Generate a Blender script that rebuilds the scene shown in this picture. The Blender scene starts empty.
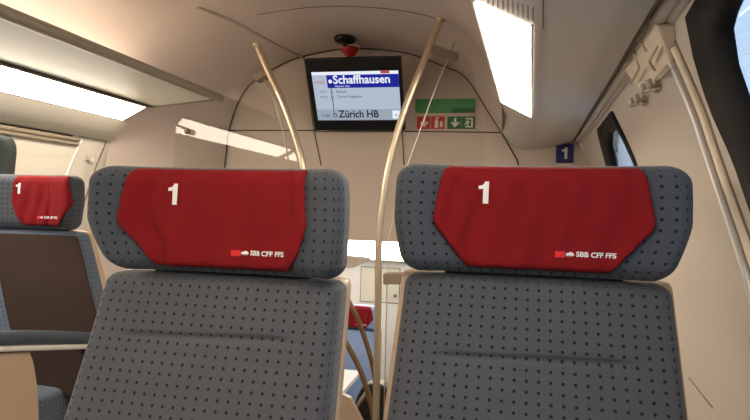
import bpy, bmesh, math, random
from math import sin, cos, pi, radians, sqrt, exp
from mathutils import Vector, Matrix, noise
random.seed(7)
sc = bpy.context.scene
COL = sc.collection

# ------------------------------------------------------------------ camera
FPX = 588.0
CAM = Vector((0, 0, 1.13))
Fv = Vector((125.0, 0.0, FPX)).normalized()
Lv = Vector((-2765.0, -79.0, FPX)); Lv = (Lv - Fv * Lv.dot(Fv)).normalized()
Rv = -Lv
Uv = Fv.cross(Rv)
if Uv.y > 0: Uv = -Uv

def ray(u, v):
    d = Vector((u - 375.0, v - 210.0, FPX)) / FPX
    return Vector((d.dot(Rv), d.dot(Fv), d.dot(Uv)))
def at(u, v, Y):
    c = ray(u, v); return CAM + c * (Y / c.y)

cam = bpy.data.cameras.new('camera'); co = bpy.data.objects.new('camera', cam); COL.objects.link(co)
cam.sensor_width = 36; cam.lens = FPX / 750 * 36; cam.clip_start = .02
ci = lambda d: Vector((d.dot(Rv), d.dot(Fv), d.dot(Uv)))
xr, yu, zb = ci(Vector((1, 0, 0))), ci(Vector((0, -1, 0))), ci(Vector((0, 0, -1)))
M = Matrix((xr, yu, zb)).transposed().to_4x4(); M.translation = CAM
co.matrix_world = M
sc.camera = co

# ------------------------------------------------------------------ materials
def lin(c):
    return tuple(((x / 255) / 12.92 if x / 255 <= .04045 else ((x / 255 + .055) / 1.055) ** 2.4) for x in c) + (1,)
def mat(name, rgb, rough=.6, metal=0, noise_amt=.0, nscale=8, bump=0, bscale=60, emit=None, estr=0, alpha=None, trans=0, coat=0, sheen=0, spec=.5):
    m = bpy.data.materials.new(name); m.use_nodes = True
    nt = m.node_tree; b = nt.nodes['Principled BSDF']
    b.inputs['Base Color'].default_value = lin(rgb)
    b.inputs['Roughness'].default_value = rough; b.inputs['Metallic'].default_value = metal
    b.inputs['Specular IOR Level'].default_value = spec
    b.inputs['Coat Weight'].default_value = coat; b.inputs['Sheen Weight'].default_value = sheen
    if trans: b.inputs['Transmission Weight'].default_value = trans
    if emit: b.inputs['Emission Color'].default_value = lin(emit); b.inputs['Emission Strength'].default_value = estr
    tc = nt.nodes.new('ShaderNodeTexCoord')
    if noise_amt:
        n = nt.nodes.new('ShaderNodeTexNoise'); n.inputs['Scale'].default_value = nscale; n.inputs['Detail'].default_value = 4
        nt.links.new(tc.outputs['Object'], n.inputs['Vector'])
        r = nt.nodes.new('ShaderNodeMapRange'); r.inputs['To Min'].default_value = 1 - noise_amt; r.inputs['To Max'].default_value = 1 + noise_amt
        nt.links.new(n.outputs['Fac'], r.inputs['Value'])
        mx = nt.nodes.new('ShaderNodeVectorMath'); mx.operation = 'SCALE'
        mx.inputs[0].default_value = lin(rgb)[:3]; nt.links.new(r.outputs[0], mx.inputs['Scale'])
        nt.links.new(mx.outputs[0], b.inputs['Base Color'])
    if bump:
        n = nt.nodes.new('ShaderNodeTexNoise'); n.inputs['Scale'].default_value = bscale; n.inputs['Detail'].default_value = 3
        nt.links.new(tc.outputs['Object'], n.inputs['Vector'])
        bp = nt.nodes.new('ShaderNodeBump'); bp.inputs['Strength'].default_value = bump; bp.inputs['Distance'].default_value = .004
        nt.links.new(n.outputs['Fac'], bp.inputs['Height']); nt.links.new(bp.outputs[0], b.inputs['Normal'])
    return m

def dotted(name, base, dot, sx=.0187, sz=.0160, rad=.115):
    m = bpy.data.materials.new(name); m.use_nodes = True
    nt = m.node_tree; N = nt.nodes; Lk = nt.links; b = N['Principled BSDF']
    uv = N.new('ShaderNodeUVMap'); uv.uv_map = 'UVMap'
    sep = N.new('ShaderNodeSeparateXYZ'); Lk.new(uv.outputs[0], sep.inputs[0])
    def mth(op, a, bv=None):
        n = N.new('ShaderNodeMath'); n.operation = op
        for i, q in enumerate((a, bv)):
            if q is None: continue
            if isinstance(q, (int, float)): n.inputs[i].default_value = q
            else: Lk.new(q, n.inputs[i])
        return n.outputs[0]
    fx = mth('SUBTRACT', mth('FRACT', mth('DIVIDE', sep.outputs[0], sx)), .5)
    fz = mth('MULTIPLY', mth('SUBTRACT', mth('FRACT', mth('DIVIDE', sep.outputs[1], sz)), .5), sz / sx)
    # the woven marks are small rounded squares
    d = mth('ADD', mth('POWER', mth('ABSOLUTE', fx), 3.0), mth('POWER', mth('ABSOLUTE', fz), 3.0))
    mr = N.new('ShaderNodeMapRange'); mr.inputs['From Min'].default_value = (rad * .8) ** 3; mr.inputs['From Max'].default_value = (rad * 1.35) ** 3
    mr.inputs['To Min'].default_value = 1; mr.inputs['To Max'].default_value = 0; Lk.new(d, mr.inputs['Value'])
    tc = N.new('ShaderNodeTexCoord')
    n1 = N.new('ShaderNodeTexNoise'); n1.inputs['Scale'].default_value = 420; n1.inputs['Detail'].default_value = 2; Lk.new(tc.outputs['Object'], n1.inputs['Vector'])
    n2 = N.new('ShaderNodeTexNoise'); n2.inputs['Scale'].default_value = 9; n2.inputs['Detail'].default_value = 3; Lk.new(tc.outputs['Object'], n2.inputs['Vector'])
    k = mth('ADD', mth('MULTIPLY', n1.outputs['Fac'], .5), mth('MULTIPLY', n2.outputs['Fac'], .22))
    k = mth('ADD', k, .64)
    sc_ = N.new('ShaderNodeVectorMath'); sc_.operation = 'SCALE'; sc_.inputs[0].default_value = lin(base)[:3]; Lk.new(k, sc_.inputs['Scale'])
    mix = N.new('ShaderNodeMix'); mix.data_type = 'RGBA'
    Lk.new(mr.outputs[0], mix.inputs['Factor']); Lk.new(sc_.outputs[0], mix.inputs['A']); mix.inputs['B'].default_value = lin(dot)
    Lk.new(mix.outputs['Result'], b.inputs['Base Color'])
    b.inputs['Roughness'].default_value = .9; b.inputs['Sheen Weight'].default_value = .15; b.inputs['Specular IOR Level'].default_value = .25
    bp = N.new('ShaderNodeBump'); bp.inputs['Strength'].default_value = .35; bp.inputs['Distance'].default_value = .001
    Lk.new(n1.outputs['Fac'], bp.inputs['Height']); Lk.new(bp.outputs[0], b.inputs['Normal'])
    return m

CEIL = mat('ceiling_cream', (206, 192, 181), .45, noise_amt=.03, nscale=3, bump=.08, bscale=5)
COVE = mat('cove_cream', (208, 204, 198), .4, noise_amt=.03, nscale=2)
BULK = mat('bulkhead_cream', (204, 189, 174), .5, noise_amt=.03, nscale=3)
WALL = mat('wall_cream', (194, 184, 172), .5, noise_amt=.03, nscale=4)
WALLL = mat('wall_left_cream', (214, 209, 195), .5, noise_amt=.03, nscale=4)
SEAM = mat('seam_dark', (62, 50, 40), .7)
SEAML = mat('seam_soft', (120, 104, 88), .7)
RIDGE = mat('ridge_light', (205, 188, 166), .45)
SILVER = mat('trim_silver', (205, 203, 200), .35, metal=.3)
GREYTRIM = mat('rail_grey', (218, 212, 204), .4)
DARKGAP = mat('gap_dark', (48, 40, 36), .8)
BLACK = mat('window_black', (9, 10, 12), .6, spec=.2)
WFRAME = mat('window_dark_green', (52, 60, 60), .4)
FLOOR = mat('floor_grey', (78, 78, 82), .8, noise_amt=.15, nscale=60)
GLAZE = mat('plastic_pale', (240, 237, 218), .35, noise_amt=.03, nscale=3)
BAR = mat('bar_olive', (156, 145, 126), .4, metal=.2)
BRASS = mat('handrail_metal', (212, 196, 170), .32, metal=.8)
STAIRRAIL = mat('stair_rail_bronze', (150, 122, 88), .35, metal=.8)
CLAMP = mat('clamp_tan', (140, 126, 108), .4, metal=.3)
FAB = dotted('dotted_fabric', (75, 77, 82), (20, 22, 32))
FABH = dotted('dotted_fabric_headrest', (68, 73, 80), (17, 20, 30), sx=.0205, sz=.0178, rad=.11)
FABB = dotted('dotted_fabric_blue', (92, 104, 120), (30, 38, 60))
BROWN = mat('brown_cloth', (60, 48, 42), .95, noise_amt=.2, nscale=90, bump=.2, bscale=300, spec=.2)
def folds(m, d):
    for n_ in m.node_tree.nodes:
        if n_.type == 'BUMP': n_.inputs['Distance'].default_value = d
    return m
RED = mat('red_cloth', (120, 14, 19), .9, noise_amt=.08, nscale=30, bump=.6, bscale=14, spec=.25)
folds(RED, .012)
REDHEM = mat('red_hem', (196, 34, 36), .75, noise_amt=.08, nscale=30, spec=.25)
SHELL = mat('shell_cream', (192, 168, 142), .4)
PAD = mat('armrest_pad', (64, 76, 86), .55, bump=.1, bscale=200)
TRAY = mat('armrest_light', (222, 220, 210), .35)
DARKPL = mat('plastic_black', (16, 16, 18), .4)
WHITE = mat('white_print', (232, 228, 224), .7)
REDB = mat('red_print', (214, 32, 36), .6)
REDDOME = mat('red_plastic', (196, 34, 30), .25, coat=.4)
CREAMPL = mat('plastic_cream', (224, 212, 192), .35)
HOOKM = mat('hook_metal', (186, 178, 168), .4, metal=.1)
SLOT = mat('slot_grey', (158, 149, 140), .6)
GREEN = mat('green_sign', (58, 146, 84), .45)
GREEND = mat('green_sign_dark', (22, 100, 50), .45)
REDS = mat('red_sign', (196, 40, 34), .45)
BLUES = mat('blue_sign', (44, 46, 110), .45)
SIGNW = mat('sign_white', (226, 232, 220), .5)
SIGNG = mat('sign_pale_green', (120, 190, 130), .5)
LOCK = mat('locker_white', (228, 226, 222), .5)
LOWB = mat('lower_wall_blue', (128, 146, 178), .7)
def emis(name, rgb, s):
    m = bpy.data.materials.new(name); m.use_nodes = True; nt = m.node_tree; nt.nodes.clear()
    e = nt.nodes.new('ShaderNodeEmission'); e.inputs[0].default_value = lin(rgb); e.inputs[1].default_value = s
    o = nt.nodes.new('ShaderNodeOutputMaterial'); nt.links.new(e.outputs[0], o.inputs[0]); return m
LAMP = emis('lamp_glow', (255, 238, 216), 17.0)
LAMPUP = emis('lamp_glow_up', (255, 236, 214), 12.0)
FILLDN = emis('fill_glow_down', (240, 240, 240), 2.6)
LAMPLOW = emis('lamp_glow_low', (255, 236, 205), 14)
SCR = emis('screen_pale', (192, 205, 222), .62)
SCRW = emis('screen_white', (222, 226, 236), .85)
SCRB = emis('screen_blue', (36, 40, 150), .75)
SCRBT = emis('screen_dark_text', (26, 32, 52), .6)
SCRR = emis('screen_red_text', (200, 70, 80), .7)
SCRG = emis('screen_grey', (168, 180, 196), .62)
def glassmat(name, tint, rough=0, refl=1.0):
    m = bpy.data.materials.new(name); m.use_nodes = True; nt = m.node_tree; nt.nodes.clear()
    t = nt.nodes.new('ShaderNodeBsdfTransparent'); t.inputs[0].default_value = tint + (1,)
    g = nt.nodes.new('ShaderNodeBsdfGlossy'); g.inputs['Roughness'].default_value = rough
    f = nt.nodes.new('ShaderNodeLayerWeight')
    pw = nt.nodes.new('ShaderNodeMath'); pw.operation = 'POWER'; pw.inputs[1].default_value = 5; nt.links.new(f.outputs['Facing'], pw.inputs[0])
    mu = nt.nodes.new('ShaderNodeMath'); mu.operation = 'MULTIPLY_ADD'; mu.inputs[1].default_value = .9 * refl; mu.inputs[2].default_value = .04 * refl; nt.links.new(pw.outputs[0], mu.inputs[0])
    mx = nt.nodes.new('ShaderNodeMixShader'); nt.links.new(mu.outputs[0], mx.inputs[0])
    nt.links.new(t.outputs[0], mx.inputs[1]); nt.links.new(g.outputs[0], mx.inputs[2])
    o = nt.nodes.new('ShaderNodeOutputMaterial'); nt.links.new(mx.outputs[0], o.inputs[0]); return m
GLASS = glassmat('partition_glass', (.97, .97, .96), 0.0, .6)
WGLASS = glassmat('window_glass', (.42, .46, .50), 0, 1.0)
EDGEHI = mat('edge_highlight', (214, 205, 188), .2)

# ------------------------------------------------------------------ object helpers
def link(name, me, m, parent=None):
    o = bpy.data.objects.new(name, me); COL.objects.link(o)
    if m: me.materials.append(m)
    if parent: o.parent = parent
    return o
def tag(o, label, cat, group=None, kind=None):
    o['label'] = label; o['category'] = cat
    if group: o['group'] = group
    if kind: o['kind'] = kind
    return o
def struct(o): o['kind'] = 'structure'; return o
def empty(name, loc, label, cat, group=None, rz=0):
    o = bpy.data.objects.new(name, None); COL.objects.link(o); o.location = loc; o.rotation_euler.z = rz
    o.empty_display_size = .05
    return tag(o, label, cat, group)
def mesh(verts, faces, smooth=False):
    me = bpy.data.meshes.new('m'); me.from_pydata([tuple(v) for v in verts], [], faces); me.update()
    bm = bmesh.new(); bm.from_mesh(me); bmesh.ops.recalc_face_normals(bm, faces=bm.faces); bm.to_mesh(me); bm.free()
    if smooth:
        for p in me.polygons: p.use_smooth = True
    return me
def join(*ms):
    V = []; Fc = []
    for v, fc in ms:
        n = len(V); V += [Vector(a) for a in v]; Fc += [tuple(i + n for i in q) for q in fc]
    return V, Fc
def box(x0, x1, y0, y1, z0, z1):
    v = [(x, y, z) for x in (x0, x1) for y in (y0, y1) for z in (z0, z1)]
    return v, [(0, 1, 3, 2), (4, 6, 7, 5), (0, 4, 5, 1), (2, 3, 7, 6), (0, 2, 6, 4), (1, 5, 7, 3)]
def spline(pts, n=8):
    P = [Vector(p) for p in pts]; P = [2 * P[0] - P[1]] + P + [2 * P[-1] - P[-2]]; out = []
    for i in range(1, len(P) - 2):
        for k in range(n):
            t = k / n; a, b, c, d = P[i - 1:i + 3]
            out.append(.5 * ((2 * b) + (c - a) * t + (2 * a - 5 * b + 4 * c - d) * t * t + (3 * b - a - 3 * c + d) * t ** 3))
    out.append(P[-2]); return out
def tube(pts, r, n=12):
    pts = [Vector(p) for p in pts]; V = []; Fc = []
    prev = None
    for i, p in enumerate(pts):
        t = (pts[min(i + 1, len(pts) - 1)] - pts[max(i - 1, 0)]).normalized()
        if prev is None:
            a = t.cross(Vector((0, 0, 1)));
            if a.length < .1: a = t.cross(Vector((0, 1, 0)))
        else: a = prev - t * prev.dot(t)
        a.normalize(); prev = a; b = t.cross(a)
        rr = r[i] if isinstance(r, (list, tuple)) else r
        V += [p + (a * cos(2 * pi * k / n) + b * sin(2 * pi * k / n)) * rr for k in range(n)]
    for i in range(len(pts) - 1):
        for k in range(n):
            k2 = (k + 1) % n
            Fc.append((i * n + k, i * n + k2, (i + 1) * n + k2, (i + 1) * n + k))
    Fc.append(tuple(range(n))); Fc.append(tuple(range((len(pts) - 1) * n, len(pts) * n)))
    return V, Fc
def prism(poly, d):
    """poly: list of 3-D points (planar-ish); d: extrusion vector"""
    n = len(poly); V = [Vector(p) for p in poly] + [Vector(p) + Vector(d) for p in poly]
    Fc = [tuple(range(n)), tuple(range(n, 2 * n))] + [(i, (i + 1) % n, (i + 1) % n + n, i + n) for i in range(n)]
    return V, Fc
def lathe(prof, c, n=32, axis='Z'):
    V = []; Fc = []
    for r, h in prof:
        for k in range(n):
            a = 2 * pi * k / n; V.append(Vector(c) + Vector((r * cos(a), r * sin(a), h)))
    for i in range(len(prof) - 1):
        for k in range(n):
            k2 = (k + 1) % n; Fc.append((i * n + k, i * n + k2, (i + 1) * n + k2, (i + 1) * n + k))
    Fc.append(tuple(range(n))); Fc.append(tuple(range((len(prof) - 1) * n, len(prof) * n)))
    return V, Fc
def rbox(h, r, res, deform=None, m=None, name='x', parent=None, c=(0, 0, 0)):
    """rounded box: half sizes h, radii r, cube-grid resolution res; UV keeps true surface distance"""
    V = {}; verts = []; uvs = []; faces = []
    def idx(i, j, k):
        key = (i, j, k)
        if key in V: return V[key]
        p = [(-h[a] + 2 * h[a] * q / res[a]) for a, q in enumerate(key)]
        # map grid pos to rounded surface
        out = []; nrm = []
        for a in range(3):
            inn = max(-(h[a] - r[a]), min(h[a] - r[a], p[a])); nrm.append((p[a] - inn) / r[a]); out.append(inn)
        L = sqrt(sum(q * q for q in nrm)) or 1
        mxn = max(abs(q) for q in nrm)
        q3 = [out[a] + r[a] * nrm[a] / L * (1 if mxn > .999 else mxn) for a in range(3)]
        uv = (p[0] + (math.copysign(p[1] + h[1], p[0]) if abs(abs(key[0] - res[0] / 2) - res[0] / 2) < .01 else 0), p[2] + (p[1] + h[1] if key[2] == res[2] else 0) + c[2])
        V[key] = len(verts); verts.append(Vector(deform(*q3)) + Vector(c) if deform else Vector(q3) + Vector(c)); uvs.append(uv)
        return V[key]
    rx, ry, rz = res
    for i in range(rx):
        for k in range(rz):
            faces.append((idx(i, 0, k), idx(i + 1, 0, k), idx(i + 1, 0, k + 1), idx(i, 0, k + 1)))
            faces.append((idx(i, ry, k), idx(i, ry, k + 1), idx(i + 1, ry, k + 1), idx(i + 1, ry, k)))
    for j in range(ry):
        for k in range(rz):
            faces.append((idx(0, j, k), idx(0, j, k + 1), idx(0, j + 1, k + 1), idx(0, j + 1, k)))
            faces.append((idx(rx, j, k), idx(rx, j + 1, k), idx(rx, j + 1, k + 1), idx(rx, j, k + 1)))
    for i in range(rx):
        for j in range(ry):
            faces.append((idx(i, j, 0), idx(i, j + 1, 0), idx(i + 1, j + 1, 0), idx(i + 1, j, 0)))
            faces.append((idx(i, j, rz), idx(i + 1, j, rz), idx(i + 1, j + 1, rz), idx(i, j + 1, rz)))
    me = bpy.data.meshes.new(name); me.from_pydata([tuple(v) for v in verts], [], faces); me.update()
    ul = me.uv_layers.new(name='UVMap')
    for p in me.polygons:
        p.use_smooth = True
        for li in p.loop_indices: ul.data[li].uv = uvs[me.loops[li].vertex_index]
    return link(name, me, m, parent)
def textmesh(s, size, bold=0.0, align='LEFT', sx=1.0, space=1.0):
    cu = bpy.data.curves.new('t', 'FONT'); cu.body = s; cu.size = size; cu.offset = bold * size; cu.align_x = align; cu.space_character = space
    cu.resolution_u = 3
    o = bpy.data.objects.new('t', cu); COL.objects.link(o)
    bpy.context.view_layer.update()
    me = bpy.data.meshes.new_from_object(o.evaluated_get(bpy.context.evaluated_depsgraph_get()))
    bpy.data.objects.remove(o); bpy.data.curves.remove(cu)
    V = [(v.co.x * sx, v.co.y) for v in me.vertices]; Fc = [tuple(p.vertices) for p in me.polygons]
    bpy.data.meshes.remove(me); return V, Fc

# ------------------------------------------------------------------ carriage sections
SK = .05                                        # the right side opens out slightly ahead
def interp(x, xs, ys):
    if x <= xs[0]: return ys[0]
    for i in range(len(xs) - 1):
        if x <= xs[i + 1]: return ys[i] + (ys[i + 1] - ys[i]) * (x - xs[i]) / (xs[i + 1] - xs[i])
    return ys[-1]
RZ, RW = [0, .9, 1.1, 1.3, 1.5, 1.62, 1.8, 2.2], [.43, .43, .41, .375, .325, .29, .2, 0]
LZ, LW = [0, .8, 1.0, 1.3, 1.5, 2.2], [-2.09, -2.09, -2.07, -2.04, -2.0, -1.9]
def XR(y, z): return interp(z, RZ, RW) + SK * (y - 1.4)
def XL(y, z): return interp(z, LZ, LW)
def hit(u, v, side):
    c = ray(u, v); a, b = .3, 12
    for _ in range(50):
        m = (a + b) / 2; p = CAM + c * m
        g = (p.x - XR(p.y, p.z)) if side == 'R' else (XL(p.y, p.z) - p.x)
        if g > 0: b = m
        else: a = m
    p = CAM + c * a; return (p.y, p.z)
def onwall(side, y, z, off=0.0):
    if side == 'R': return Vector((XR(y, z) - off, y, z))
    return Vector((XL(y, z) + off, y, z))
def inside(pt, poly):
    x, y = pt; c = False
    for i in range(len(poly)):
        (x1, y1), (x2, y2) = poly[i], poly[i - 1]
        if (y1 > y) != (y2 > y) and x < (x2 - x1) * (y - y1) / (y2 - y1) + x1: c = not c
    return c

Y0, YA, YB = -2.4, 2.72, 3.4
def smoothpoly(pts, n=6):
    P = spline([(a, b, 0) for a, b in pts + [pts[0]]], n); return [(p.x, p.y) for p in P[:-1]]
def rrect(y0, y1, z0, z1, r):
    out = []
    for cy, cz, a0 in ((y1 - r, z1 - r, 0), (y0 + r, z1 - r, 90), (y0 + r, z0 + r, 180), (y1 - r, z0 + r, 270)):
        for k in range(7):
            a = radians(a0 + 15 * k); out.append((cy + r * cos(a), cz + r * sin(a)))
    return out
# (side, outer outline, inner outline) in the wall's own (y, z)
near_outer = [(1.13, 1.485), (1.14, 1.40), (1.12, 1.31), (1.05, 1.22), (1.0, 1.12), (.95, .95), (.90, .80), (.8, .74), (-.2, .74), (-.34, .80), (-.36, 1.3), (-.34, 1.45), (-.3, 1.485)]
near_inner = [(.85, 1.45), (.94, 1.44), (.99, 1.42), (1.005, 1.366), (.992, 1.31), (.965, 1.20), (.90, 1.05), (.82, .88), (.7, .84), (-.12, .84), (-.22, .92), (-.24, 1.3), (-.18, 1.44), (-.1, 1.455)]
far_outer = [(2.60, 1.475), (2.13, 1.478), (2.07, 1.43), (2.01, 1.38), (1.915, 1.284), (1.85, 1.15), (1.82, .95), (1.9, .86), (2.5, .86), (2.56, .95), (2.56, 1.3)]
far_inner = [(2.33, 1.43), (2.16, 1.425), (2.07, 1.37), (1.95, 1.27), (1.90, 1.15), (1.88, .98), (1.94, .92), (2.42, .92), (2.47, 1.0), (2.46, 1.2), (2.40, 1.40)]
WINS = [('R', near_outer, near_inner, BLACK, 'window_1'), ('R', far_outer, far_inner, BLACK, 'window_2'),
        ('L', rrect(1.10, 2.145, .80, 1.395, .09), rrect(1.18, 2.06, .88, 1.35, .11), WFRAME, 'window_3'),
        ('L', rrect(-.30, .80, .80, 1.395, .09), rrect(-.22, .72, .88, 1.35, .11), WFRAME, 'window_4'),
        ('R', rrect(-2.1, -.6, .74, 1.485, .12), rrect(-2.0, -.7, .84, 1.44, .12), BLACK, 'window_5')]
def wall(side, name, m, y0, y1, ztop):
    st = .02; ny = int(round((y1 - y0) / st)); nz = int(round(ztop / st)); V = []; Fc = []
    holes = []
    for w_ in WINS:
        if w_[0] == side:
            a_ = sum(p[0] for p in w_[2]) / len(w_[2]); b_ = sum(p[1] for p in w_[2]) / len(w_[2])
            holes.append([(a_ + (p[0] - a_) * 1.06 + math.copysign(.012, p[0] - a_), b_ + (p[1] - b_) * 1.03 + math.copysign(.012, p[1] - b_)) for p in w_[2]])
    for i in range(ny + 1):
        for k in range(nz + 1): V.append(onwall(side, y0 + i * st, k * st))
    for i in range(ny):
        for k in range(nz):
            c = (y0 + (i + .5) * st, (k + .5) * st)
            if any(inside(c, h) for h in holes): continue
            a = i * (nz + 1) + k; Fc.append((a, a + 1, a + nz + 2, a + nz + 1))
    o = link(name, mesh(V, Fc, True), m); struct(o); return o
wall('R', 'wall_right', WALL, Y0, YB + .04, 1.70)
wall('L', 'wall_left', WALLL, Y0, YB + .04, 1.62)
for side, outer, inner, fm, nm in WINS:
    cy = sum(p[0] for p in inner) / len(inner); cz = sum(p[1] for p in inner) / len(inner)
    def cast(poly, a):
        best = 0
        for i in range(len(poly)):
            x1, y1 = poly[i - 1][0] - cy, poly[i - 1][1] - cz; x2, y2 = poly[i][0] - cy, poly[i][1] - cz
            dx, dy = cos(a), sin(a); ex, ey = x2 - x1, y2 - y1; den = dx * ey - dy * ex
            if abs(den) < 1e-9: continue
            t = (x1 * ey - y1 * ex) / den; s = (x1 * dy - y1 * dx) / den
            if t > 0 and -1e-6 <= s <= 1 + 1e-6: best = max(best, t)
        return (cy + best * cos(a), cz + best * sin(a))
    n = 120; V = []; Fc = []
    for k in range(n):
        a = 2 * pi * k / n; o_ = cast(outer, a); i_ = cast(inner, a)
        mid = ((o_[0] + i_[0] * 3) / 4, (o_[1] + i_[1] * 3) / 4)
        V += [onwall(side, *o_, -.004), onwall(side, *o_, .007), onwall(side, *mid, .006), onwall(side, *i_, -.004), onwall(side, *i_, -.016)]
    for k in range(n):
        for j in range(4):
            k2 = (k + 1) % n; Fc.append((k * 5 + j, k2 * 5 + j, k2 * 5 + j + 1, k * 5 + j + 1))
    fr = struct(link(nm, mesh(V, Fc, True), fm))
    V = [onwall(side, cy, cz, -.012)] + [onwall(side, *cast(inner, 2 * pi * k / n), -.012) for k in range(n)]
    V2 = [v + Vector((.0008 if side == 'R' else -.0008, 0, 0)) for v in V]
    F1 = [(0, k + 1, (k + 1) % n + 1) for k in range(n)]
    link('pane', mesh(V + V2, F1 + [tuple(q + n + 1 for q in f_) for f_ in F1], True), WGLASS, fr)

# floor with the stair opening ahead
st = struct(link('floor', mesh(*join(box(-2.15, .6, Y0, 2.66, -.05, 0), box(-2.15, -1.2, 2.66, 3.4, -.05, 0), box(-.3, .6, 2.66, 3.4, -.05, 0))), FLOOR))
# ceiling: extruded section, then the funnel closing onto the bulkhead arch
A = [(-2.02, 1.40), (-2.0, 1.50), (-1.97, 1.64), (-1.89, 1.80), (-1.72, 1.93), (-1.46, 2.02), (-1.2, 2.062), (-.87, 2.088), (-.55, 2.06), (-.30, 1.985), (-.15, 1.85), (-.078, 1.70), (-.070, 1.606)]
Bs = [(-1.69, 1.30), (-1.675, 1.45), (-1.662, 1.577), (-1.60, 1.76), (-1.52, 1.87), (-1.36, 1.965), (-1.19, 2.028), (-.90, 2.066), (-.575, 2.033), (-.33, 1.945), (-.206, 1.874), (-.09, 1.70), (.0, 1.56)]
def skx(x, y):
    k = max(0, min(1, (x + .85) / .8)); return x + SK * (y - 1.4) * k
Asm = spline([(x, 0, z) for x, z in A], 8); Bsm = spline([(x, 0, z) for x, z in Bs], 8)
V = []; Fc = []; ys = [Y0, -1.5, -.5, .4, 1.2, 2.0, YA]
n = len(Asm)
for y in ys: V += [Vector((skx(p.x, y), y, p.z)) for p in Asm]
for i in range(1, 13):
    t = i / 12; e = t * t * (3 - 2 * t)
    e = .5 * t + .5 * e
    for p, q in zip(Asm, Bsm):
        a = Vector((skx(p.x, YA), YA, p.z)); b = Vector((q.x, YB, q.z)); w = a.lerp(b, e); w.y = YA + (YB - YA) * t; V.append(w)
rows = len(ys) + 12
for i in range(rows - 1):
    for k in range(n - 1): Fc.append((i * n + k, i * n + k + 1, (i + 1) * n + k + 1, (i + 1) * n + k))
struct(link('ceiling', mesh(V, Fc, True), CEIL))
lowA = [(-2.09, 0), (-2.088, .8), (-2.07, 1.0), (-2.04, 1.28), (-2.02, 1.40)]; lowB = [(-1.71, 0), (-1.71, .8), (-1.705, 1.0), (-1.70, 1.2), (-1.69, 1.30)]
V = []; Fc = []
for i in range(13):
    t = i / 12; e = .5 * t + .5 * t * t * (3 - 2 * t)
    for (xa, za), (xb, zb_) in zip(lowA, lowB): V.append((xa + (xb - xa) * e + .004, YA + (YB - YA) * t, za + (zb_ - za) * e + (.004 if za > 1.3 else 0)))
for i in range(12):
    for k in range(4): Fc.append((i * 5 + k, i * 5 + k + 1, i * 5 + k + 6, i * 5 + k + 5))
struct(link('wall_left', mesh(V, Fc, True), CEIL))
def ceil_pt(x, y, off=0):
    if y <= YA: P = [(skx(p.x, y), p.z) for p in Asm]
    else:
        t = (y - YA) / (YB - YA); e = .5 * t + .5 * t * t * (3 - 2 * t)
        P = [(skx(p.x, YA) * (1 - e) + q.x * e, p.z * (1 - e) + q.z * e) for p, q in zip(Asm, Bsm)]
    for i in range(len(P) - 1):
        if P[i][0] <= x <= P[i + 1][0]:
            t = (x - P[i][0]) / max(1e-6, P[i + 1][0] - P[i][0]); return Vector((x, y, P[i][1] * (1 - t) + P[i + 1][1] * t - off))
    return Vector((x, y, P[-1][1] - off))
# right cove between the lamp and the wall, its end, and the piece down to the bulkhead
def cw(w, y, z): return Vector((w + SK * (y - 1.4), y, z))
YC = 3.0
prof = [(-.070, 1.606), (-.066, 1.60), (.057, 1.536), (.075, 1.532), (.12, 1.523), (.20, 1.508), (.262, 1.498), (.27, 1.502), (.272, 1.53), (.26, 1.60)]
V = []; Fc = []
for y in (Y0, .0, 1.2, 2.0, 2.6, YC): V += [cw(w, y, z) for w, z in prof]
m_ = len(prof)
for i in range(5):
    for k in range(m_ - 1): Fc.append((i * m_ + k, i * m_ + k + 1, (i + 1) * m_ + k + 1, (i + 1) * m_ + k))
# end of cove to bulkhead
endB = [(.0, 1.56), (.02, 1.535), (.09, 1.475), (.12, 1.47), (.18, 1.475), (.28, 1.49), (.36, 1.51), (.38, 1.52), (.40, 1.55), (.40, 1.62)]
b0 = 5 * m_; s0 = len(V)
V += [Vector((x, YB, z)) for x, z in endB]
for k in range(m_ - 1): Fc.append((b0 + k, b0 + k + 1, s0 + k + 1, s0 + k))
cv = struct(link('ceiling_cove_right', mesh(V, Fc, True), COVE)); cv.name = 'ceiling'
# bulkhead ahead with the stair opening
V, Fc = join(box(-2.2, -1.15, YB, YB + .04, -.05, 2.15), box(-1.15, -.3, YB, YB + .04, .925, 2.15), box(-.3, .62, YB, YB + .04, -.05, 2.15))
struct(link('wall_end', mesh(V, Fc), BULK))
struct(link('wall_back', mesh(*box(-2.2, .5, Y0 - .04, Y0, 0, 2.15)), WALL))
# outer roof skin keeps the sky out of the space above the lining
struct(link('ceiling_outer', mesh(*join(box(-2.12, .45, Y0 - .05, 3.5, 2.18, 2.2), box(-2.12, -2.10, Y0 - .05, 3.5, 1.6, 2.2), prism([cw(.28, Y0, 1.66), cw(.28, 3.5, 1.66), cw(.28, 3.5, 2.2), cw(.28, Y0, 2.2)], (.01, 0, 0)), box(-2.12, -1.98, Y0 - .05, 3.5, 1.6, 1.62))), DARKGAP)).name = 'ceiling'

def trimtube(name, pts, r, m, n=8): return struct(link(name, mesh(*tube(pts, r, n), True), m))
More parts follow.
